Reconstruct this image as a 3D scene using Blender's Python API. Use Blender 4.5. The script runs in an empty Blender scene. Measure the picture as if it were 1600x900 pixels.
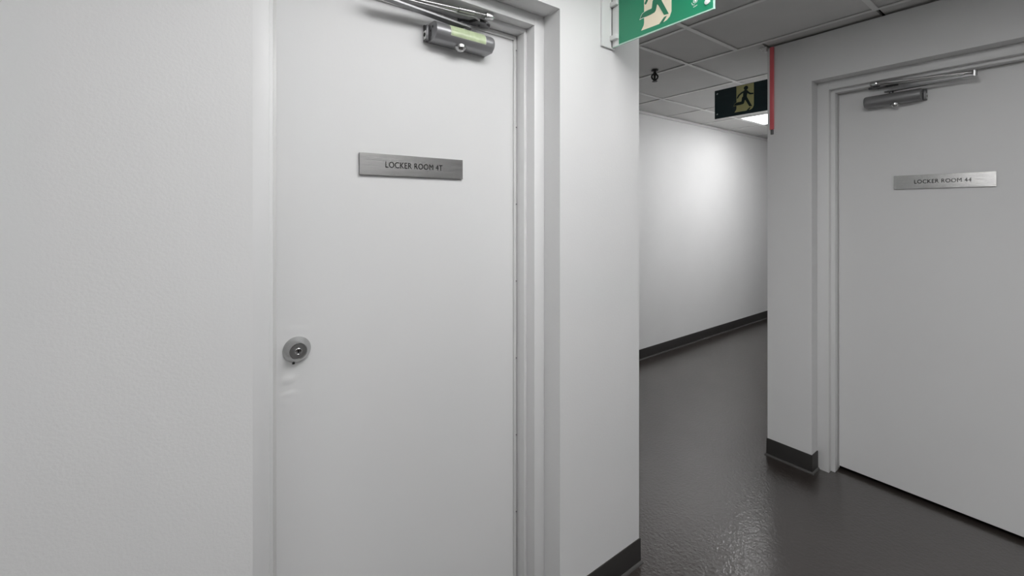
import bpy, bmesh, math, random
from mathutils import Vector, Matrix

random.seed(4)
SC = bpy.context.scene
COL = SC.collection

# ------------------------------------------------------------------ camera, world, exposure
EYE = 1.42
TH = math.atan2(905, 677)                      # view direction, measured from +X (the corridor's axis)
cam_d = bpy.data.cameras.new('camera')
cam_d.sensor_width = 36
cam_d.lens = 677 / 1600 * 36
cam_d.shift_y = -(450 - 330) / 1600
cam_d.clip_start = 0.02
cam = bpy.data.objects.new('camera', cam_d)
COL.objects.link(cam)
cam.location = (0, 0, EYE)
cam.rotation_euler = (math.pi / 2, 0, TH - math.pi / 2)
SC.camera = cam

wld = bpy.data.worlds.new('world')
SC.world = wld
wld.use_nodes = True
wld.node_tree.nodes['Background'].inputs['Color'].default_value = (0.6, 0.6, 0.62, 1)
wld.node_tree.nodes['Background'].inputs['Strength'].default_value = 0.05

SC.view_settings.view_transform = 'Standard'
SC.view_settings.look = 'None'
SC.view_settings.gamma = 1
SC.view_settings.use_curve_mapping = False
SC.view_settings.exposure = 0.06

NEAR_FILL_EMIT = 7.5         # added unseen fill panel over the left part of the lobby
REAR_FILL_EMIT = 11.5       # added unseen fill panel behind the camera, evens out the lower walls
LANDING_FILL_EMIT = 17.0      # added hidden fill panel, brightens the left of the far corridor wall
LOBBY_EMIT = 8.8        # ceiling panels over the lobby
CORRIDOR_EMIT = 6.3    # ceiling panel in the corridor

# ------------------------------------------------------------------ materials
def newmat(name):
    m = bpy.data.materials.new(name)
    m.use_nodes = True
    nt = m.node_tree
    return m, nt, nt.nodes['Principled BSDF']

def mat(name, rgb, rough=0.5, metal=0.0, bump=0.0, bscale=200.0, detail=3.0, var=0.0, vscale=3.0, spec=0.5, stretch=None, aniso=0.0, coat=0.0):
    m, nt, b = newmat(name)
    b.inputs['Base Color'].default_value = (*rgb, 1)
    b.inputs['Roughness'].default_value = rough
    b.inputs['Metallic'].default_value = metal
    b.inputs['Specular IOR Level'].default_value = spec
    b.inputs['Anisotropic'].default_value = aniso
    b.inputs['Coat Weight'].default_value = coat
    co = nt.nodes.new('ShaderNodeTexCoord')
    src = co.outputs['Object']
    if stretch:
        mp = nt.nodes.new('ShaderNodeMapping')
        mp.inputs['Scale'].default_value = stretch
        nt.links.new(src, mp.inputs['Vector'])
        src = mp.outputs['Vector']
    if bump > 0:
        n = nt.nodes.new('ShaderNodeTexNoise')
        n.inputs['Scale'].default_value = bscale
        n.inputs['Detail'].default_value = detail
        nt.links.new(src, n.inputs['Vector'])
        bp = nt.nodes.new('ShaderNodeBump')
        bp.inputs['Strength'].default_value = bump
        bp.inputs['Distance'].default_value = 0.002
        nt.links.new(n.outputs['Fac'], bp.inputs['Height'])
        nt.links.new(bp.outputs['Normal'], b.inputs['Normal'])
    if var > 0:
        n2 = nt.nodes.new('ShaderNodeTexNoise')
        n2.inputs['Scale'].default_value = vscale
        n2.inputs['Detail'].default_value = 4
        nt.links.new(src, n2.inputs['Vector'])
        r = nt.nodes.new('ShaderNodeMapRange')
        r.inputs['From Min'].default_value = 0.3
        r.inputs['From Max'].default_value = 0.7
        r.inputs['To Min'].default_value = 1 - var
        r.inputs['To Max'].default_value = 1 + var
        nt.links.new(n2.outputs['Fac'], r.inputs['Value'])
        mx = nt.nodes.new('ShaderNodeVectorMath')
        mx.operation = 'SCALE'
        mx.inputs[0].default_value = rgb
        nt.links.new(r.outputs['Result'], mx.inputs['Scale'])
        nt.links.new(mx.outputs['Vector'], b.inputs['Base Color'])
    return m

M = {}
M['wall'] = mat('painted_wall', (0.80, 0.80, 0.80), 0.55, bump=0.17, bscale=200, detail=4, var=0.015, vscale=2.5)
M['door'] = mat('door_paint', (0.80, 0.80, 0.80), 0.42, bump=0.05, bscale=90, var=0.012, vscale=2)
M['frame'] = mat('frame_paint', (0.80, 0.80, 0.80), 0.4, bump=0.06, bscale=60)
M['seal'] = mat('seal_strip', (0.72, 0.72, 0.71), 0.35)
M['tile'] = mat('ceiling_tile', (0.72, 0.715, 0.705), 0.95, bump=0.35, bscale=260, detail=5, var=0.02, vscale=5)
M['tee'] = mat('grid_paint', (0.88, 0.88, 0.87), 0.45)
M['plenum'] = mat('plenum_dark', (0.02, 0.02, 0.02), 0.9)
M['rubber'] = mat('rubber_base', (0.030, 0.028, 0.027), 0.42, bump=0.05, bscale=40, var=0.06, vscale=6)
M['toe'] = mat('toe_rubber', (0.075, 0.072, 0.070), 0.25, coat=0.5)
M['screw'] = mat('screw_steel', (0.30, 0.30, 0.30), 0.35, metal=1)
M['closer'] = mat('closer_paint', (0.34, 0.34, 0.35), 0.36, metal=0.55, bump=0.03, bscale=300)
M['closer_dark'] = mat('closer_dark_paint', (0.16, 0.16, 0.165), 0.38, metal=0.75)
M['closer_grey'] = mat('closer_grey_paint', (0.30, 0.30, 0.305), 0.36, metal=0.6, bump=0.03, bscale=300)
M['arm'] = mat('arm_steel', (0.58, 0.58, 0.58), 0.28, metal=1)
M['black'] = mat('matte_black', (0.012, 0.012, 0.012), 0.5)
M['hole'] = mat('dark_hole', (0.004, 0.004, 0.004), 0.9)
M['chrome'] = mat('polished_steel', (0.62, 0.62, 0.62), 0.16, metal=1)
M['satin'] = mat('satin_chrome', (0.52, 0.52, 0.52), 0.26, metal=1, bump=0.04, bscale=600)
M['satin_face'] = mat('satin_chrome_face', (0.60, 0.60, 0.60), 0.36, metal=1)
M['label'] = mat('label_green', (0.58, 0.68, 0.43), 0.3, var=0.12, vscale=45, bump=0.5, bscale=45)
M['label_edge'] = mat('label_border', (0.74, 0.80, 0.62), 0.3)
M['plate'] = mat('brushed_steel', (0.46, 0.455, 0.45), 0.24, metal=1, bump=0.22, bscale=60, detail=2, stretch=(.2, .2, 25))
M['plate_side'] = mat('steel_edge', (0.10, 0.10, 0.10), 0.4, metal=0.8)
M['ink'] = mat('black_letters', (0.004, 0.004, 0.004), 0.8, spec=0.1)
M['acrylic'] = mat('acrylic_edge', (0.52, 0.80, 0.68), 0.12, coat=0.6)
M['white_plastic'] = mat('white_plastic', (0.80, 0.81, 0.80), 0.35)
M['green'] = mat('sign_green', (0.020, 0.27, 0.14), 0.28, coat=0.25)
M['cream'] = mat('glow_cream', (0.86, 0.78, 0.60), 0.4)
M['dark_teal'] = mat('sign_dark_green', (0.002, 0.018, 0.022), 0.2, coat=0.3)
M['lime'] = mat('glow_lime', (0.50, 0.48, 0.22), 0.4)
M['pic_dark'] = mat('pictogram_dark', (0.004, 0.018, 0.016), 0.35)
M['pic_green'] = mat('pictogram_green', (0.030, 0.19, 0.105), 0.3)
M['sign_white'] = mat('sign_white', (0.85, 0.88, 0.85), 0.35)
M['red'] = mat('red_plastic', (0.78, 0.14, 0.16), 0.3, coat=0.3)
M['grey_cap'] = mat('grey_cap', (0.16, 0.16, 0.16), 0.5)

def floor_mat():
    m, nt, b = newmat('epoxy_floor')
    co = nt.nodes.new('ShaderNodeTexCoord')
    n1 = nt.nodes.new('ShaderNodeTexNoise'); n1.inputs['Scale'].default_value = 1.6; n1.inputs['Detail'].default_value = 5
    nt.links.new(co.outputs['Object'], n1.inputs['Vector'])
    cr = nt.nodes.new('ShaderNodeValToRGB')
    cr.color_ramp.elements[0].position = 0.3; cr.color_ramp.elements[0].color = (0.029, 0.022, 0.019, 1)
    cr.color_ramp.elements[1].position = 0.7; cr.color_ramp.elements[1].color = (0.041, 0.033, 0.029, 1)
    nt.links.new(n1.outputs['Fac'], cr.inputs['Fac'])
    nt.links.new(cr.outputs['Color'], b.inputs['Base Color'])
    b.inputs['Roughness'].default_value = 0.38
    b.inputs['Specular IOR Level'].default_value = 0.3
    b.inputs['Coat Weight'].default_value = 1.0
    b.inputs['Coat IOR'].default_value = 1.85
    b.inputs['Coat Roughness'].default_value = 0.09
    n2 = nt.nodes.new('ShaderNodeTexNoise'); n2.inputs['Scale'].default_value = 85; n2.inputs['Detail'].default_value = 3.0
    nt.links.new(co.outputs['Object'], n2.inputs['Vector'])
    bp = nt.nodes.new('ShaderNodeBump'); bp.inputs['Strength'].default_value = 1.0; bp.inputs['Distance'].default_value = 0.0017
    nt.links.new(n2.outputs['Fac'], bp.inputs['Height'])
    nt.links.new(bp.outputs['Normal'], b.inputs['Normal'])
    nt.links.new(bp.outputs['Normal'], b.inputs['Coat Normal'])
    return m
M['floor'] = floor_mat()

def emit_mat(name, strength):
    m, nt, b = newmat(name)
    b.inputs['Base Color'].default_value = (0.9, 0.9, 0.9, 1)
    b.inputs['Emission Color'].default_value = (1.0, 1.0, 1.0, 1)
    b.inputs['Emission Strength'].default_value = strength
    return m
M['lobby_lamp'] = emit_mat('lobby_diffuser', LOBBY_EMIT)
M['landing_fill_lamp'] = emit_mat('landing_fill_diffuser', LANDING_FILL_EMIT)
M['near_fill_lamp'] = emit_mat('near_fill_diffuser', NEAR_FILL_EMIT)
M['fill_lamp'] = emit_mat('rear_fill_diffuser', REAR_FILL_EMIT)
M['corridor_lamp'] = emit_mat('corridor_diffuser', CORRIDOR_EMIT)

# ------------------------------------------------------------------ helpers
def bx(bm, x0, x1, y0, y1, z0, z1, bevel=0.0, seg=2, mi=0):
    x0, x1 = min(x0, x1), max(x0, x1); y0, y1 = min(y0, y1), max(y0, y1); z0, z1 = min(z0, z1), max(z0, z1)
    v = [bm.verts.new(p) for p in ((x0,y0,z0),(x1,y0,z0),(x1,y1,z0),(x0,y1,z0),(x0,y0,z1),(x1,y0,z1),(x1,y1,z1),(x0,y1,z1))]
    fs = [bm.faces.new([v[i] for i in q]) for q in ((3,2,1,0),(4,5,6,7),(0,1,5,4),(1,2,6,5),(2,3,7,6),(3,0,4,7))]
    for f in fs: f.material_index = mi
    if bevel > 0:
        es = list({e for f in fs for e in f.edges})
        bmesh.ops.bevel(bm, geom=es, offset=bevel, segments=seg, affect='EDGES', profile=0.5)
    return bm

def cyl(bm, p0, p1, r0, r1=None, n=24, cap=True):
    p0 = Vector(p0); p1 = Vector(p1); r1 = r0 if r1 is None else r1
    d = (p1 - p0).normalized()
    a = d.orthogonal().normalized(); b = d.cross(a)
    ra, rb = [], []
    for i in range(n):
        t = 2 * math.pi * i / n
        o = a * math.cos(t) + b * math.sin(t)
        ra.append(bm.verts.new(p0 + o * r0)); rb.append(bm.verts.new(p1 + o * r1))
    for i in range(n):
        j = (i + 1) % n
        bm.faces.new((ra[i], ra[j], rb[j], rb[i]))
    if cap:
        bm.faces.new(ra[::-1]); bm.faces.new(rb)

def lathe(bm, c, axis, prof, n=40):
    """prof: list of (distance along axis, radius)"""
    c = Vector(c); d = Vector(axis).normalized(); a = d.orthogonal().normalized(); b = d.cross(a)
    rings = []
    for (h, r) in prof:
        if r < 1e-6:
            rings.append([bm.verts.new(c + d * h)])
        else:
            rings.append([bm.verts.new(c + d * h + (a * math.cos(2*math.pi*i/n) + b * math.sin(2*math.pi*i/n)) * r) for i in range(n)])
    for A, B in zip(rings, rings[1:]):
        for i in range(n):
            j = (i + 1) % n
            if len(A) == 1 and len(B) == 1: continue
            if len(A) == 1: bm.faces.new((A[0], B[j], B[i]))
            elif len(B) == 1: bm.faces.new((A[i], A[j], B[0]))
            else: bm.faces.new((A[i], A[j], B[j], B[i]))
    if len(rings[0]) > 1: bm.faces.new(rings[0][::-1])
    if len(rings[-1]) > 1: bm.faces.new(rings[-1])

def tube(bm, pts, r, n=10):
    pts = [Vector(p) for p in pts]
    rings = []
    for i, p in enumerate(pts):
        d = (pts[min(i+1, len(pts)-1)] - pts[max(i-1, 0)]).normalized()
        a = d.cross(Vector((0.3, 0.2, 1))).normalized(); b = d.cross(a)
        rings.append([bm.verts.new(p + (a*math.cos(2*math.pi*k/n) + b*math.sin(2*math.pi*k/n))*r) for k in range(n)])
    for A, B in zip(rings, rings[1:]):
        for k in range(n):
            bm.faces.new((A[k], A[(k+1)%n], B[(k+1)%n], B[k]))
    bm.faces.new(rings[0][::-1]); bm.faces.new(rings[-1])

def prism(bm, outline, f0, f1):
    """closed outline of 2D points; f0, f1 map (p, q) to 3D for the two caps"""
    a = [bm.verts.new(f0(*p)) for p in outline]; b = [bm.verts.new(f1(*p)) for p in outline]
    n = len(outline)
    for i in range(n):
        j = (i + 1) % n
        bm.faces.new((a[i], a[j], b[j], b[i]))
    bm.faces.new(a[::-1]); bm.faces.new(b)

def obj(name, bm, mats, parent=None, smooth=None, fn=None, props=None):
    if fn:
        for v in bm.verts: v.co = Vector(fn(*v.co))
    bmesh.ops.recalc_face_normals(bm, faces=bm.faces)
    xs = [v.co for v in bm.verts]
    lo = Vector((min(c.x for c in xs), min(c.y for c in xs), min(c.z for c in xs)))
    hi = Vector((max(c.x for c in xs), max(c.y for c in xs), max(c.z for c in xs)))
    base = Vector(((lo.x+hi.x)/2, (lo.y+hi.y)/2, lo.z))
    for v in bm.verts: v.co -= base
    me = bpy.data.meshes.new(name)
    bm.to_mesh(me); bm.free()
    for m in (mats if isinstance(mats, (list, tuple)) else [mats]):
        me.materials.append(m)
    if smooth is not None:
        for p in me.polygons: p.use_smooth = True
        me.set_sharp_from_angle(angle=math.radians(smooth))
    o = bpy.data.objects.new(name, me)
    COL.objects.link(o)
    if parent is not None:
        o.parent = parent
        wp = Vector(parent.location); q = parent.parent
        while q is not None: wp += Vector(q.location); q = q.parent
        o.location = base - wp
    else:
        o.location = base
    for k, v in (props or {}).items(): o[k] = v
    return o

def thing(name, loc, label, cat=None, kind=None, group=None):
    o = bpy.data.objects.new(name, None)
    o.empty_display_size = 0.05
    COL.objects.link(o)
    o.location = loc
    o['label'] = label
    if cat: o['category'] = cat
    if kind: o['kind'] = kind
    if group: o['group'] = group
    return o

def struct(label, cat='wall'):
    return {'kind': 'structure', 'label': label, 'category': cat}

def text_bm(body, weight=0.0):
    """lettering, centred, in local x (reading direction), y (up), z (towards the reader)"""
    cu = bpy.data.curves.new('letters', 'FONT')
    cu.body = body; cu.align_x = 'CENTER'; cu.align_y = 'CENTER'; cu.size = 1; cu.extrude = 0.5
    cu.resolution_u = 4; cu.offset = weight
    cu.space_character = 1.06
    o = bpy.data.objects.new('letters', cu)
    COL.objects.link(o)
    dg = bpy.context.evaluated_depsgraph_get()
    me = bpy.data.meshes.new_from_object(o.evaluated_get(dg))
    bpy.data.objects.remove(o)
    bm = bmesh.new(); bm.from_mesh(me)
    bpy.data.meshes.remove(me)
    x0 = min(v.co.x for v in bm.verts); x1 = max(v.co.x for v in bm.verts)
    y0 = min(v.co.y for v in bm.verts); y1 = max(v.co.y for v in bm.verts)
    return bm, x0, x1, y0, y1

# ------------------------------------------------------------------ dimensions
VA = 1.0948                     # face of the left wall
UC = 1.460                      # its outer corner
UB = 2.7051                     # face of the right wall
VB = 1.1300                     # its outer corner
VC = 2.5810                     # far corridor wall
ZC = 2.3742                     # underside of the ceiling grid
ZW = 2.3682                     # wall tops stop just under the grid
U0, V0, U9 = -2.6, -5.6, 9.0    # room limits
# left door
A0, A1, AH = 0.1133, 1.0251, 2.1165
# right door
B0, B1, BH = 0.9065, -0.060, 2.1247

# ------------------------------------------------------------------ setting
bm = bmesh.new(); bx(bm, U0-.1, U9+.1, V0-.1, VC+.1, -.1, 0)
obj('floor', bm, M['floor'], props=struct('dark grey-brown glossy epoxy floor with a fine bumpy texture', 'floor'))

bm = bmesh.new()
bx(bm, U0, A0, VA, VA+.28, 0, ZC+.02); bx(bm, A1, UC, VA, VA+.28, 0, ZC+.02); bx(bm, A0, A1, VA, VA+.28, AH, ZC+.02)
bx(bm, UC-.12, UC, VA+.28, VC, 0, ZC+.02)
obj('wall_left', bm, M['wall'], props=struct('white painted wall around the left door, ending at the corridor corner'))

bm = bmesh.new()
bx(bm, UB, UB+.28, B0, VB, 0, ZW); bx(bm, UB, UB+.28, V0, B1, 0, ZW); bx(bm, UB, UB+.28, B1, B0, BH, ZW)
bx(bm, UB+.28, U9, VB-.14, VB, 0, ZC+.02)
obj('wall_right', bm, M['wall'], props=struct('grey shaded painted wall around the right door, ending at a corner by the corridor'))

bm = bmesh.new(); bx(bm, UC-.12, U9, VC, VC+.1, 0, ZC+.05)
obj('wall_far', bm, M['wall'], props=struct('long white corridor wall at the back with a pool of light'))
bm = bmesh.new(); bx(bm, U9, U9+.1, V0-.1, VC+.1, 0, ZC+.1)
obj('wall_end', bm, M['wall'], props=struct('plain wall closing the far end of the corridor'))
bm = bmesh.new(); bx(bm, U0-.1, U9, V0-.1, V0, 0, ZC+.1)
obj('wall_back', bm, M['wall'], props=struct('plain wall behind the viewer'))
bm = bmesh.new(); bx(bm, U0-.1, U0, V0, VA+.28, 0, ZC+.1)
obj('wall_side', bm, M['wall'], props=struct('plain wall closing the lobby on the left'))

# ceiling: slab, tees, tiles
ceil = thing('ceiling', (2.6, 1.2, ZC), 'suspended ceiling of pale grey lay-in tiles in a white metal grid', 'ceiling', 'structure')
bm = bmesh.new(); bx(bm, U0-.1, U9+.1, V0-.1, VC+.1, ZC+.09, ZC+.17)
obj('ceiling_slab', bm, M['plenum'], ceil)
UL = [U0, -2.25, -1.63, -1.01, -.39, .23, .85, 1.467, 2.085, 2.613]
VL = [V0, -4.99, -4.37, -3.75, -3.13, -2.51, -1.89, -1.27, -.65, -.03, .611, 1.262, 1.573, 2.192, VC]
UR = [2.613, 3.242, 3.895, 4.537, 5.112, 5.73, 6.35, 6.97, 7.59, 8.21, U9]
VR = [VB, 1.573, 2.192, VC]
LIGHT_CELLS = {(4.537, 1.13): 'corridor', (4.537, 1.573): 'none', (3.895, 1.13): 'landing', (.23, -.03): 'lobby', (.85, -.03): 'none',
               (.23, -1.89): 'rear', (.85, -1.89): 'none', (-1.63, -.65): 'near', (-1.01, -.65): 'none'}  # landing, rear and near cells hold added fill panels
TW = .012
lights = []
def tile(u0, u1, v0, v1, gap=0.0):
    if u1 - u0 < .03 or v1 - v0 < .03: return
    for (a, b), k in LIGHT_CELLS.items():
        if abs(a-u0) < 1e-3 and abs(b-v0) < 1e-3:
            u1 = {'lobby': 1.467, 'rear': 1.467, 'near': -.39}.get(k, u1)      # the lobby panel and these two added fills span two modules
            v1 = 2.192 if k == 'corridor' else v1
            if k != 'none': lights.append((k, u0, u1, v0, v1))
            return
    bm = bmesh.new()
    bx(bm, u0+TW*.6, u1-TW*.6-gap, v0+TW*.6, v1-TW*.6, ZC+.007, ZC+.022)
    obj('ceiling_tile', bm, M['tile'], ceil)
for i in range(len(UL)-1):
    for j in range(len(VL)-1):
        u0, u1, v0, v1 = UL[i], UL[i+1], VL[j], VL[j+1]
        g = .008 if i == len(UL)-2 and v1 > 1.6 else 0
        if u1 <= 1.468: v1 = min(v1, VA)
        if v1 > v0 + .02: tile(u0, u1, v0, v1, g)
for i in range(len(UR)-1):
    for j in range(len(VR)-1):
        tile(UR[i], UR[i+1], VR[j], VR[j+1])
for j in range(len(VL)-1):                                     # narrow cut strip along the right wall
    v0, v1 = VL[j], min(VL[j+1], VB)
    if v1 > v0 + .03: tile(2.613, UB+.05, v0, v1)
def tee(u0, u1, v0, v1):
    zt = ZC + (.0007 if u1 - u0 < .03 else 0)                    # cross tees sit a hair above the main runs
    bm = bmesh.new(); bx(bm, u0, u1, v0, v1, zt, ZC+.004, .0006, 1)
    bx(bm, (u0+u1)/2-.0015 if u1-u0 < .03 else u0, (u0+u1)/2+.0015 if u1-u0 < .03 else u1,
           (v0+v1)/2-.0015 if v1-v0 < .03 else v0, (v0+v1)/2+.0015 if v1-v0 < .03 else v1, ZC+.004, ZC+.03)
    obj('grid_tee', bm, M['tee'], ceil)
for u in UL[1:-1]:
    if u == .85:                                               # interrupted by the lobby panel and the added rear fill
        tee(u-TW, u+TW, V0, -1.89-TW); tee(u-TW, u+TW, -1.27+TW, -.03-TW); tee(u-TW, u+TW, .611+TW, VA)
    elif u == -1.01:
        tee(u-TW, u+TW, V0, -.65-TW); tee(u-TW, u+TW, -.03+TW, VA)
    elif u < 1.46: tee(u-TW, u+TW, V0, VA)
    else: tee(u-TW, u+TW, V0, VC)
tee(2.613-TW, 2.613+TW, V0, VC)
for v in VL[1:-1]:
    a = U0 if v < VA else UC
    tee(a, 2.613-TW, v-TW, v+TW)
for u in UR[1:-1]: tee(u-TW, u+TW, VB, VC)
tee(2.613+TW, 4.537-TW, 1.573-TW, 1.573+TW); tee(5.112+TW, U9, 1.573-TW, 1.573+TW)      # interrupted by the corridor panel
tee(2.613+TW, U9, 2.192-TW, 2.192+TW)
bm = bmesh.new()
bx(bm, UB-.022, UB+.004, VB-.004, VB+.035, ZC-.010, ZC-.001, .001, 1)
bx(bm, UB-.012, UB+.006, VB+.001, VB+.016, ZC-.026, ZC-.010, .001, 1)
obj('grid_clip', bm, M['tee'], ceil)

bm = bmesh.new(); bx(bm, UC, U9, VC-.022, VC, ZC-.0225, ZC-.019); bx(bm, UC, U9, VC-.004, VC, ZC-.019, ZC+.003)
obj('trim_1', bm, M['tee'], props=struct('thin white metal angle where the corridor wall meets the ceiling', 'trim'))

# rubber cove bases
PROF = [(0, .099), (.0035, .099), (.0045, .097), (.005, .018), (.0055, .010), (.0055, 0), (0, 0)]
TOE = [(.0045, .011), (.0065, .0105), (.0105, .0065), (.0130, .0020), (.0132, 0), (.0045, 0)]
def sweep(bm, path, prof, left=True):
    P = [Vector((*p, 0)) for p in path]
    rings = []
    for i, p in enumerate(P):
        ds = []
        if i > 0: ds.append((P[i]-P[i-1]).normalized())
        if i < len(P)-1: ds.append((P[i+1]-P[i]).normalized())
        ns = [Vector((-d.y, d.x, 0)) * (1 if left else -1) for d in ds]
        m = ns[0] if len(ns) == 1 else (ns[0]+ns[1]) / (1 + ns[0].dot(ns[1]))
        rings.append([bm.verts.new(p + m*o + Vector((0, 0, z))) for (o, z) in prof])
    n = len(prof)
    for A, B in zip(rings, rings[1:]):
        for k in range(n): bm.faces.new((A[k], A[(k+1) % n], B[(k+1) % n], B[k]))
    bm.faces.new(rings[0]); bm.faces.new(rings[-1][::-1])
def base(name, path, left, label, parent=None):
    bm = bmesh.new(); sweep(bm, path, PROF, left)
    o = obj(name, bm, M['rubber'], parent, smooth=30, props=struct(label, 'baseboard') if parent is None else None)
    bm = bmesh.new(); sweep(bm, path, TOE, left)
    obj('toe_bead', bm, M['toe'], o if parent is None else parent, smooth=50)
    return o
bl = base('baseboard_left', [(A1, VA+.07), (A1, VA), (UC, VA), (UC, VC)], False, 'dark rubber cove base under the white wall right of the left door')
base('baseboard_piece', [(U0, VA), (A0, VA), (A0, VA+.07)], False, '', bl)
br = base('baseboard_right', [(UB+.077, B0), (UB, B0), (UB, VB), (U9, VB)], True, 'dark rubber cove base on the right wall corner beside the door frame')
base('baseboard_piece', [(UB, V0), (UB, B1), (UB+.077, B1)], True, '', br)
base('baseboard_far', [(UC, VC), (U9, VC)], False, 'dark rubber cove base along the far corridor wall')
base('baseboard_back', [(U0, V0), (UB, V0)], True, 'dark rubber cove base on the wall behind the viewer')

# ------------------------------------------------------------------ doors
def door_map(kind):
    """local (a, o, z): a = along the door to the right as seen, o = out of the door face towards the viewer"""
    if kind == 'A':
        return lambda a, o, z: (a, 1.2691 - o, z)
    return lambda a, o, z: (2.8713 - o, -a, z)

def build_door(num, kind, label, W, has_screws):
    f = door_map(kind)
    r = thing('door_%d' % num, f((W['o0']+W['o1'])/2, 0, 0), label, 'door', 'structure')
    # hollow metal frame with a rabbet and a stop
    bm = bmesh.new()
    i0, i1, s0, s1 = W['i0'], W['i1'], W['s0'], W['s1']
    bv = .0022
    bx(bm, W['o0'], i0, -.06, W['face'], 0, W['oh'], bv)
    bx(bm, i1, W['o1'], -.06, W['face'], 0, W['oh'], bv)
    bx(bm, i0-.003, i1+.003, -.06, W['face'], W['ih'], W['oh'], bv)
    bx(bm, i0-.003, s0, .0015, W['stop'], 0, W['ih']+.003, bv)
    bx(bm, s1, i1+.003, .0015, W['stop'], 0, W['ih']+.003, bv)
    bx(bm, s0-.003, s1+.003, .0015, W['stop'], W['sh'], W['ih']+.003, bv)
    obj('door_frame', bm, M['frame'], r, smooth=35, fn=f)
    # leaf
    bm = bmesh.new()
    bx(bm, i0+.003, i1-.003, -.044, 0, W['gap'], W['ih']-.003, .001, 1)
    leaf = obj('door_leaf', bm, M['door'], r, fn=f)
    # smoke seal in its retainer, along both jambs and the head
    sw = W['seal']
    bm = bmesh.new(); bx(bm, s1-sw, s1-.001, .0005, .007, 0.012, W['sh']-.001, .0012)
    sr = obj('door_seal', bm, M['seal'], r, smooth=35, fn=f)
    bm = bmesh.new(); bx(bm, s0+.001, s0+sw, .0005, .007, 0.012, W['sh']-.001, .0012)
    sl = obj('door_seal', bm, M['seal'], r, smooth=35, fn=f)
    bm = bmesh.new(); bx(bm, s0+sw, s1-sw, .0005, .007, W['sh']-sw*1.25, W['sh']-.001, .0012)
    obj('door_seal', bm, M['seal'], r, smooth=35, fn=f)
    if has_screws:
        for k in range(7):
            z = EYE + .5888 - .2815*k
            bm = bmesh.new(); lathe(bm, (s1-.0035, .007, z), (0, 1, 0), [(-.001, .0026), (.0010, .0026), (.0019, .0017), (.0022, 0)], 12)
            obj('seal_screw', bm, M['screw'], sr, smooth=40, fn=f)
    return r, f

WA = dict(o0=A0, o1=A1, i0=.1560, i1=.9788, s0=.1700, s1=.9670, oh=AH, ih=2.0760, sh=2.0617, face=.0926, stop=.0493, gap=.012, seal=.0135)
WB = dict(o0=-B0, o1=-B1, i0=-.8514, i1=.0050, s0=-.8333, s1=-.0130, oh=BH, ih=2.0786, sh=2.0626, face=.0885, stop=.0567, gap=.0205, seal=.0045)
dA, fA = build_door(1, 'A', 'closed white door on the left with a round deadbolt', WA, True)
dB, fB = build_door(2, 'B', 'closed grey door on the right, in shade, with a dark gap below', WB, False)

# buckled sheet metal around and below the deadbolt: real relief in the left leaf
leafA = next(c for c in dA.children if c.name.startswith('door_leaf'))
def add_relief():
    bm = bmesh.new()
    x0, x1, z0, z1 = .1835, .335, .86, 1.22
    n, mzn = 50, 110
    grid = []
    def h(x, z):
        g = lambda cx, cz, sx, sz, a: a*math.exp(-((x-cx)/sx)**2 - ((z-cz)/sz)**2)
        d = 0
        d += g(.212, .975, .018, .012, .0022) - g(.205, .953, .022, .009, .0020) + g(.218, .938, .016, .009, .0017)
        d += g(.228, 1.105, .030, .012, .0012) - g(.245, 1.128, .028, .014, .0016)
        d += g(.196, 1.020, .007, .020, .0022) + g(.207, .915, .014, .012, .0012) - g(.240, .960, .022, .020, .0010)
        e = min(1, (x-x0)/.008)*min(1, (x1-x)/.06)*min(1, (z-z0)/.06)*min(1, (z1-z)/.06)
        return max(0, d + .0003)*max(0, e)
    for j in range(mzn+1):
        grid.append([bm.verts.new((x0+(x1-x0)*i/n, h(x0+(x1-x0)*i/n, z0+(z1-z0)*j/mzn)+.00008, z0+(z1-z0)*j/mzn)) for i in range(n+1)])
    for j in range(mzn):
        for i in range(n):
            bm.faces.new((grid[j][i], grid[j][i+1], grid[j+1][i+1], grid[j+1][i]))
    o = obj('buckled_skin', bm, M['door'], dA, smooth=60, fn=fA)
add_relief()

# deadbolt
DB = (.2324, 1.0517)
bm = bmesh.new()
lathe(bm, (DB[0], 0, DB[1]), (0, 1, 0), [(0, .0340), (.003, .0345), (.0055, .0335), (.0210, .0222), (.0222, .0212), (.0222, .0202), (.0212, .0196), (.0212, .0085)], 56)
lock = obj('deadbolt', bm, M['satin'], dA, smooth=30, fn=fA, props={'label': 'round satin chrome deadbolt rose'})
bm = bmesh.new(); lathe(bm, (DB[0], .0208, DB[1]), (0, 1, 0), [(0, .0197), (.0006, .0195), (.0006, .0086)], 48)
obj('cylinder_face', bm, M['satin_face'], lock, smooth=30, fn=fA)
bm = bmesh.new(); lathe(bm, (DB[0], .0205, DB[1]), (0, 1, 0), [(0, .0086), (.0022, .0084), (.0026, .0078), (.0018, .0064), (.0018, 0)], 36)
obj('key_plug', bm, M['chrome'], lock, smooth=30, fn=fA)
bm = bmesh.new(); bx(bm, DB[0]-.0011, DB[0]+.0011, .022, .0226, DB[1]-.0045, DB[1]+.0045); cyl(bm, (DB[0], .022, DB[1]+.0015), (DB[0], .02265, DB[1]+.0015), .0020, n=12)
obj('keyway', bm, M['hole'], lock, fn=fA)
bm = bmesh.new(); bx(bm, DB[0]-.011, DB[0]-.005, .0002, .004, DB[1]-.0375, DB[1]-.031, .001)
obj('rose_tab', bm, M['black'], lock, fn=fA)

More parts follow.
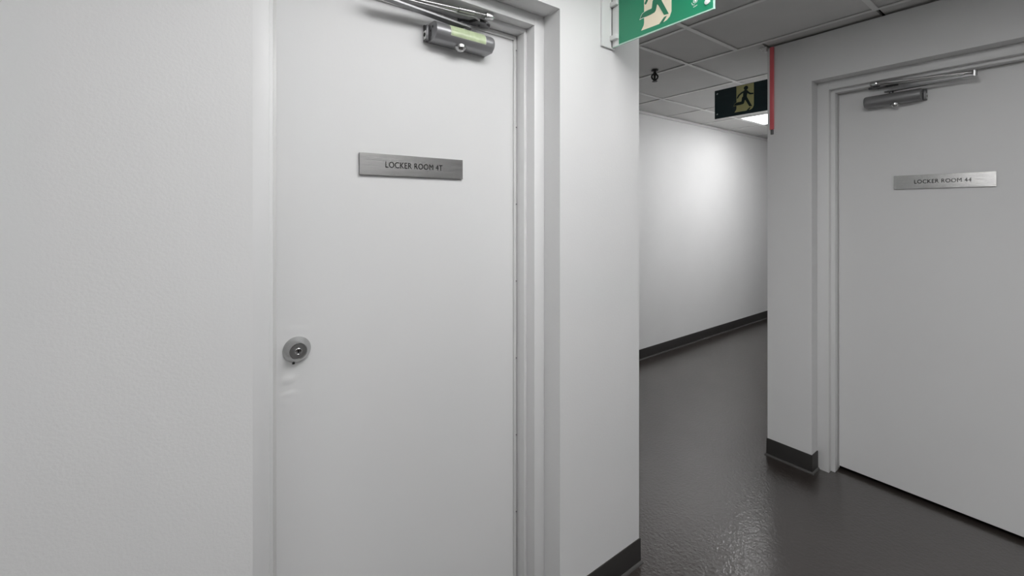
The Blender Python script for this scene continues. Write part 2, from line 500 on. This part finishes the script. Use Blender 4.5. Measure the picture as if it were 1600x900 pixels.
# ------------------------------------------------------------------ door closers
def closer(f, flip, a_end, zc, bracket, label, with_label):
    paint = M['closer'] if with_label else M['closer_grey']
    """a_end: local a of the mounting plate's free end; flip = +1 when the hinge lies at larger a"""
    s = flip
    F = lambda a, o, z: f(a_end + s*a, o, z)              # here a runs from the plate's end towards the hinge
    c = F(.11, 0, zc)
    r = thing('door_closer', c, label, 'door closer')
    R = .0285
    # mounting plate, with the end lug and its screw eye
    bm = bmesh.new()
    bx(bm, 0, .232, 0, .006, zc-.0265, zc+.0265, .002)
    bx(bm, .0005, .014, 0, .024, zc-.0265, zc+.022, .003)
    obj('mounting_plate', bm, M['closer_dark'], r, smooth=35, fn=F)
    bm = bmesh.new(); bx(bm, -.0009, .0006, .005, .0205, zc-.022, zc+.004, .0003, 1)
    lug = obj('lug_face', bm, M['white_plastic'], r, fn=F)
    bm = bmesh.new(); cyl(bm, (-.0013, .0128, zc-.008), (.001, .0128, zc-.008), .0066, n=20)
    obj('screw_hole', bm, M['hole'], lug, fn=F)
    # body: D-shaped extrusion with a rounded hinge end
    prof = [(.006, -R+.003), (.010, -R), (.050, -R), (.0545, -R+.0025), (.0575, -R+.0065)]
    for k in range(0, 15):
        t = math.radians(-38) + math.radians(128)*k/14
        prof.append((.041 + R*math.cos(t), R*math.sin(t)))
    prof += [(.012, R), (.006, R-.003)]
    bm = bmesh.new()
    st = [(.013, .93), (.0145, 1.0), (.220, 1.0), (.227, .985), (.2315, .94), (.2335, .88)]
    rings = []
    for (a, k) in st:
        rings.append([bm.verts.new((a, .006 + (o-.006)*k, zc + z*k)) for (o, z) in prof])
    n = len(prof)
    for A, B in zip(rings, rings[1:]):
        for k in range(n): bm.faces.new((A[k], A[(k+1) % n], B[(k+1) % n], B[k]))
    bm.faces.new(rings[0]); bm.faces.new(rings[-1][::-1])
    body = obj('closer_body', bm, paint, r, smooth=30, fn=F)
    bm = bmesh.new()
    cyl(bm, (.0126, .042, zc+.012), (.0134, .042, zc+.012), .0035, n=12); cyl(bm, (.0126, .026, zc+.003), (.0134, .026, zc+.003), .0025, n=12)
    bx(bm, .0126, .0134, .030, .033, zc-.016, zc+.008)
    obj('valve_screw', bm, M['black'], body, fn=F)
    # domed pinion cap underneath
    bm = bmesh.new(); lathe(bm, (.112, .040, zc-R+.002), (0, 0, -1), [(0, .0190), (.008, .0190), (.0095, .0175), (.0095, .0160), (.014, .0140), (.0180, .0085), (.0195, 0)], 32)
    obj('pinion_cap', bm, M['satin'], r, smooth=35, fn=F)
    # spindle on top
    bm = bmesh.new(); cyl(bm, (.128, .034, zc+R-.002), (.128, .034, zc+R+.012), .0095, n=20)
    obj('spindle', bm, M['closer_dark'], r, smooth=35, fn=F)
    # main arm: flat bar from spindle to elbow
    za = zc + R + .009
    ea, eo = -.165, .073
    bm = bmesh.new()
    def bar(p, q, w0, w1, z0, z1, round_end=True):
        P = Vector(p); Q = Vector(q); d = (Q-P).normalized(); nrm = Vector((-d.y, d.x))
        pts = []
        for k in range(9):
            t = math.pi/2 + math.pi*k/8
            pts.append(P + w0*(d*math.cos(t) + nrm*math.sin(t)))
        for k in range(9):
            t = -math.pi/2 + math.pi*k/8
            pts.append(Q + w1*(d*math.cos(t) + nrm*math.sin(t)))
        prism(bm, [tuple(x) for x in pts], lambda x, y: (x, y, z0), lambda x, y: (x, y, z1))
    bar((.140, .036), (ea, eo), .0150, .0095, za, za+.0055)
    obj('main_arm', bm, M['closer'], r, smooth=35, fn=F)
    # forearm: rod, threaded adjuster, flat tail
    zf = za + .016
    ba, bo, bz = bracket
    bm = bmesh.new()
    cyl(bm, (ea, eo, zf-.018), (ea, eo, zf+.008), .0095, n=20)
    obj('elbow_joint', bm, M['arm'], r, smooth=35, fn=F)
    P = Vector((ea, eo, zf)); Q = Vector((ba-.012, bo, bz))
    bm = bmesh.new(); tube(bm, [P.lerp(Q, t) for t in (0, .5, .74)], .0058, 12); tube(bm, [P.lerp(Q, t) for t in (.70, .86)], .0078, 12)
    tube(bm, [P.lerp(Q, t) for t in (.86, 1.0)], .0040, 12)
    for k in range(9):
        t = .87 + .085*k/8
        a = P.lerp(Q, t); b = P.lerp(Q, t+.006); cyl(bm, a, b, .0052, n=12)
    obj('forearm_rod', bm, M['arm'], r, smooth=35, fn=F)
    # end shoe with pin and soffit bracket with its bent finger
    bm = bmesh.new(); bx(bm, ba-.018, ba+.012, bo-.010, bo+.010, bz-.009, bz+.009, .0025)
    obj('rod_shoe', bm, M['chrome'], r, smooth=35, fn=F)
    bm = bmesh.new()
    out = [(ba-.085, .008), (ba-.045, .018), (ba-.032, .048), (ba+.006, .0485), (ba+.012, .034), (ba+.030, .030), (ba+.030, .016), (ba+.008, .006), (ba-.03, .002)]
    zb = WA['sh'] if f is fA else WB['sh']
    prism(bm, out, lambda x, y: (x, y, zb-.0095), lambda x, y: (x, y, zb-.0003))
    cyl(bm, (ba-.008, .020, zb-.013), (ba-.008, .020, zb-.009), .0045, n=14)
    brk = obj('soffit_bracket', bm, M['closer_dark'], r, smooth=30, fn=F)
    bm = bmesh.new(); lathe(bm, (ba-.070, .010, zb-.0095), (0, 0, -1), [(0, .0035), (.0015, .003), (.002, 0)], 14)
    obj('bracket_screw', bm, M['chrome'], brk, smooth=40, fn=F)
    bm = bmesh.new()
    pts = [(-.10, .064, bz-.019), (ba-.075, .064, bz-.014), (ba-.050, .062, bz-.012), (ba-.035, .056, bz-.011), (ba-.024, .047, bz-.010)]
    pts = [(ea+.03, .078, zf-.004)] + pts[1:]
    tube(bm, pts, .0036, 10)
    obj('link_bar', bm, M['arm'], r, smooth=40, fn=F)
    if with_label:
        def lab(name, m, a0, a1, t0, t1, rr, parent):
            bm = bmesh.new(); rows = []
            for k in range(13):
                t = t0 + (t1-t0)*k/12
                rows.append([bm.verts.new((a, .041 + rr*math.cos(t), zc + rr*math.sin(t))) for a in (a0, a1)])
            for A, B in zip(rows, rows[1:]): bm.faces.new((A[0], A[1], B[1], B[0]))
            return obj(name, bm, m, parent, smooth=60, fn=F)
        b = lab('paper_label', M['label_edge'], .0630, .1940, -.42, 1.35, R+.0004, body)
        # child of body: keep at sub-part depth, green field over the pale border
        lab('label_field', M['label'], .0652, .1915, -.37, 1.30, R+.0008, body)
        lab('label_line', M['label_edge'], .1330, .1340, -.10, 1.10, R+.0011, body)
    return r

ca = closer(fA, 1, .5971, EYE+.5635, (.205, .074, EYE+.646), 'grey closer with a pale green label, at the top of the left door', True)
cb = closer(fB, -1, -.4759, EYE+.5650, (.190, .074, EYE+.648), 'dark grey closer without label, at the top of the right door', False)

# ------------------------------------------------------------------ name plates
def plate(f, a0, a1, z0, z1, tilt, txt, ta0, ta1, capn, label, squash, weight=0.0):
    am, zm = (a0+a1)/2, (z0+z1)/2
    W, H = (a1-a0)/2, (z1-z0)/2
    ct, stt = math.cos(tilt), math.sin(tilt)
    F = lambda x, o, y: f(am + x*ct - y*stt, o, zm + x*stt + y*ct)
    r = thing('name_plate', f(am, 0, z0), label, 'sign', group='brushed steel room name plates')
    bm = bmesh.new(); bx(bm, -W, W, .0062, .0082, -H, H, .0004, 1)
    obj('steel_plate', bm, M['plate'], r, fn=F)
    bm = bmesh.new(); bx(bm, -W+.0006, W-.0006, .0002, .0062, -H+.0006, H-.0006)
    obj('backing', bm, M['plate_side'], r, fn=F)
    bm, x0, x1, y0, y1 = text_bm(txt, weight)
    tw = ta1 - ta0; cx = (ta0+ta1)/2 - am
    for v in bm.verts:
        X = cx + ((v.co.x-x0)/(x1-x0)-.5)*tw
        Y = ((v.co.y-y0)/(y1-y0)-.5)*capn
        v.co = (X, .0082 + (.0005 if v.co.z > 0 else -.0002), Y + squash)
    obj('lettering', bm, M['ink'], r, fn=F, props={'label': 'black engraved letters'})
    return r
plate(fA, .3958, .7372, EYE+.1067, EYE+.1704, .004, 'LOCKER ROOM 4T', .4721, .6613, .0178, 'brushed steel plate reading LOCKER ROOM 4T on the left door', .0012)
plate(fB, -.5990, -.2509, EYE+.1105, EYE+.1777, .000, 'LOCKER ROOM 44', -.5217, -.3271, .0185, 'brushed steel plate reading LOCKER ROOM 44 on the right door', .0005)

# ------------------------------------------------------------------ exit signs
def ring_pts(c, r, n=28):
    return [(c[0]+r*math.cos(2*math.pi*k/n), c[1]+r*math.sin(2*math.pi*k/n)) for k in range(n)]
def stroke_shapes(pts, w0, w1=None):
    """tapered polyline as quads plus round joints"""
    w1 = w0 if w1 is None else w1
    out = []
    n = len(pts)
    ws = [w0 + (w1-w0)*i/(n-1) for i in range(n)]
    for i in range(n-1):
        p = Vector(pts[i]); q = Vector(pts[i+1]); d = (q-p).normalized(); m = Vector((-d.y, d.x))
        out.append([tuple(p-m*ws[i]/2), tuple(q-m*ws[i+1]/2), tuple(q+m*ws[i+1]/2), tuple(p+m*ws[i]/2)])
    for i in range(n): out.append(ring_pts(pts[i], ws[i]/2, 20))
    return out

def exit_sign(u, vL, zb, wall_left, label, colours, group):
    Wd, Hh, T = .399, .190, .006
    cG, cP, cF = colours
    F = lambda s, o, q: (u - o, vL - s, zb + q)          # s along the sign as read, o towards the viewer, q up
    r = thing('exit_sign', F(Wd/2, 0, 0), label, 'exit sign', group=group)
    bm = bmesh.new(); bx(bm, 0, Wd, -T/2, T/2, 0, Hh, .0012, 2)
    obj('acrylic_panel', bm, M['acrylic'] if wall_left else M['dark_teal'], r, smooth=35, fn=F)
    bm = bmesh.new()
    e = .0045 if wall_left else .0008
    s0 = .033 if wall_left else e
    bx(bm, s0, Wd-e, T/2-.0004, T/2+.0004, e, Hh-e)
    obj('sign_face', bm, cG, r, fn=F)
    if wall_left:
        bm = bmesh.new(); bx(bm, .0005, s0, T/2-.0004, T/2+.0003, .002, Hh-.002)
        obj('clear_margin', bm, M['white_plastic'], r, fn=F)
    def layer(name, shapes, o, m, parent=r):
        bm = bmesh.new()
        for k, sh in enumerate(shapes):
            oo = o + k*.000012
            prism(bm, sh, lambda p, q: (p, T/2+.0003, q), lambda p, q: (p, T/2+oo, q))
        return obj(name, bm, m, parent, fn=F)
    # doorway of the pictogram: flared foot at the left, rounded corner at the right
    door = [(.145, .187), (.145, .046), (.143, .036), (.1325, .0215), (.170, .0205), (.2075, .0200), (.222, .0203), (.236, .0235), (.246, .031), (.2525, .046), (.2525, .187)]
    layer('doorway_symbol', [door], .0008, cP)
    # white halo where the trailing foot leaves the doorway
    foot = [(.181, .0945), (.1755, .0834), (.160, .0835), (.149, .0827), (.139, .0797), (.1325, .0725), (.1279, .0638), (.1365, .0645), (.1533, .0637), (.172, .0640), (.1874, .066), (.192, .0705), (.1941, .0765)]
    halo = [(.151, .0845), (.138, .0815), (.131, .0735), (.1258, .0618), (.137, .0628), (.151, .0620)]
    layer('foot_outline', [halo], .0010, M['sign_white'] if wall_left else cP)
    sh = []
    sh.append(ring_pts((.2045, .1645), .0133))
    sh += stroke_shapes([(.2010, .1400), (.1975, .108)], .0270, .0230)
    sh += stroke_shapes([(.1960, .1440), (.1790, .1390), (.1610, .1270), (.1515, .1115)], .0115, .0090)
    sh += stroke_shapes([(.2080, .1440), (.2180, .1330), (.2310, .1225), (.2470, .1205)], .0125, .0088)
    sh += stroke_shapes([(.1900, .1040), (.1850, .0760)], .0205, .0180)
    sh.append(foot)
    sh += [[(.1874, .1140), (.2252, .0437), (.2427, .0416), (.2106, .1060)]]
    sh += stroke_shapes([(.1995, .108), (.2010, .100)], .0225)
    sh += [[(.2360, .0372), (.2255, .0365), (.2065, .0195), (.2215, .0198)]]
    layer('running_figure', sh, .0013, cF)
    # fixing bolts at the free end
    ss = [Wd-.022] if wall_left else [.020]
    for s in ss:
        for q in (.029, .165):
            bm = bmesh.new(); lathe(bm, (s, T/2, q), (0, 1, 0), [(0, .0085 if wall_left else .0058), (.004, .0083 if wall_left else .0056), (.0055, .006 if wall_left else .004), (.0058, 0)], 22)
            obj('fixing_bolt', bm, M['sign_white'] if wall_left else M['satin'], r, smooth=35, fn=F)
    if wall_left:
        # certification mark: a dot in a ring between curved strokes
        shp = [ring_pts((.3375, .0480), .0034, 16)]
        n = 24
        for k in range(n):
            a0, a1 = 2*math.pi*k/n, 2*math.pi*(k+1)/n
            shp.append([(.3375+rr*math.cos(a), .0480+rr*math.sin(a)) for rr, a in ((.0060, a0), (.0060, a1), (.0073, a1), (.0073, a0))])
        shp += stroke_shapes([(.3250, .0455), (.3275, .0385), (.3345, .0360)], .0013)
        shp += stroke_shapes([(.3500, .0525), (.3455, .0590), (.3390, .0610)], .0013)
        shp += stroke_shapes([(.3310, .0300), (.3370, .0305), (.3430, .0325)], .0014)
        layer('certification_mark', shp, .0008, M['sign_white'])
    # wall mount
    wv = VA if wall_left else VB
    sgn = 1 if wall_left else -1
    sw = (vL - wv)                                        # s of the wall plane
    bm = bmesh.new()
    bx(bm, sw, sw + sgn*.009, -.016, .060, -.004, Hh+.004, .002)
    obj('wall_mount', bm, M['white_plastic'], r, smooth=35, fn=F)
    bm = bmesh.new()
    bx(bm, sw + sgn*.0088, sw + sgn*.0094, .0032, .0085, .0, Hh)
    obj('mount_slot', bm, M['grey_cap'], r, fn=F)
    for q in (.024, .150):
        bm = bmesh.new(); bx(bm, sw + sgn*.008, sw + sgn*.041, .0035, .018, q, q+.017, .002)
        obj('clamp', bm, M['white_plastic'], r, smooth=35, fn=F)
    return r

exit_sign(1.2897, 1.0877, EYE+.6180, True, 'bright green running-man exit sign bracketed to the white wall corner at the top', (M['green'], M['cream'], M['pic_green']), 'running-man exit signs')
exit_sign(2.8400, 1.5171, EYE+.6180, False, 'dark green running-man exit sign in the corridor, partly behind the right wall', (M['dark_teal'], M['lime'], M['pic_dark']), 'running-man exit signs')

# ------------------------------------------------------------------ sprinkler, red strip
sp = (2.5335, 1.772)
r = thing('sprinkler_head', (*sp, ZC), 'small black pendent sprinkler under the ceiling grid in the corridor', 'sprinkler')
bm = bmesh.new(); lathe(bm, (*sp, ZC), (0, 0, -1), [(0, .024), (.003, .023), (.006, .014), (.006, 0)], 24)
obj('escutcheon', bm, M['black'], r, smooth=40)
bm = bmesh.new(); lathe(bm, (*sp, ZC-.005), (0, 0, -1), [(0, .010), (.014, .010), (.016, .014), (.024, .014), (.026, .009), (.026, 0)], 6)
obj('sprinkler_body', bm, M['black'], r)
d = Vector((math.sin(TH), -math.cos(TH), 0))
for sg in (-1, 1):
    bm = bmesh.new()
    pts = [Vector((*sp, ZC-.027)) + d*sg*x + Vector((0, 0, -z)) for x, z in ((.010, 0), (.018, .006), (.021, .016), (.017, .027), (.008, .036), (.002, .039))]
    tube(bm, pts, .0058, 8)
    obj('frame_arm', bm, M['black'], r, smooth=50)
bm = bmesh.new(); cyl(bm, Vector((*sp, ZC-.030)), Vector((*sp, ZC-.062)), .0090, .0060, n=10)
obj('glass_bulb', bm, M['black'], r, smooth=50)
bm = bmesh.new(); lathe(bm, (*sp, ZC-.064), (0, 0, -1), [(0, .006), (.006, .006), (.0095, .018), (.0115, .018), (.0115, 0)], 24)
obj('deflector', bm, M['black'], r, smooth=40)

r = thing('marker_strip', (UB, 1.1035, EYE+.44), 'thin red vertical strip near the corner of the right wall, up to the ceiling', 'marker strip')
bm = bmesh.new(); bx(bm, UB-.012, UB-.0003, 1.0925, 1.1145, EYE+.470, ZW-.001, .004, 3)
obj('red_strip', bm, M['red'], r, smooth=40)
bm = bmesh.new(); bx(bm, UB-.009, UB-.0003, 1.0955, 1.1115, EYE+.442, EYE+.470, .003, 2)
obj('end_cap', bm, M['grey_cap'], r, smooth=40)

# ------------------------------------------------------------------ ceiling lights and added fill panels
LL = {'corridor': ('bright lit ceiling panel in the corridor beyond the dark exit sign', 'corridor_lamp'),
      'lobby': ('long lit ceiling panel over the lobby, in front of the left door', 'lobby_lamp'),
      'landing': ('small added fill panel in the ceiling, hidden behind the right wall corner', 'landing_fill_lamp'),
      'rear': ('long added fill panel over the lobby, behind the viewer', 'fill_lamp'),
      'near': ('long added fill panel over the lobby, left of the viewer', 'near_fill_lamp')}
for (k, u0, u1, v0, v1) in lights:
    r = thing('ceiling_light', ((u0+u1)/2, (v0+v1)/2, ZC), LL[k][0], 'ceiling light')
    a = TW*.6 + .001
    bm = bmesh.new()
    for q in ((u0+a, u0+a+.02, v0+a, v1-a), (u1-a-.02, u1-a, v0+a, v1-a), (u0+a+.02, u1-a-.02, v0+a, v0+a+.02), (u0+a+.02, u1-a-.02, v1-a-.02, v1-a)):
        bx(bm, *q, ZC+.001, ZC+.03)
    obj('light_frame', bm, M['tee'], r)
    bm = bmesh.new(); bx(bm, u0+a+.02, u1-a-.02, v0+a+.02, v1-a-.02, ZC+.006, ZC+.012)
    obj('diffuser', bm, M[LL[k][1]], r)
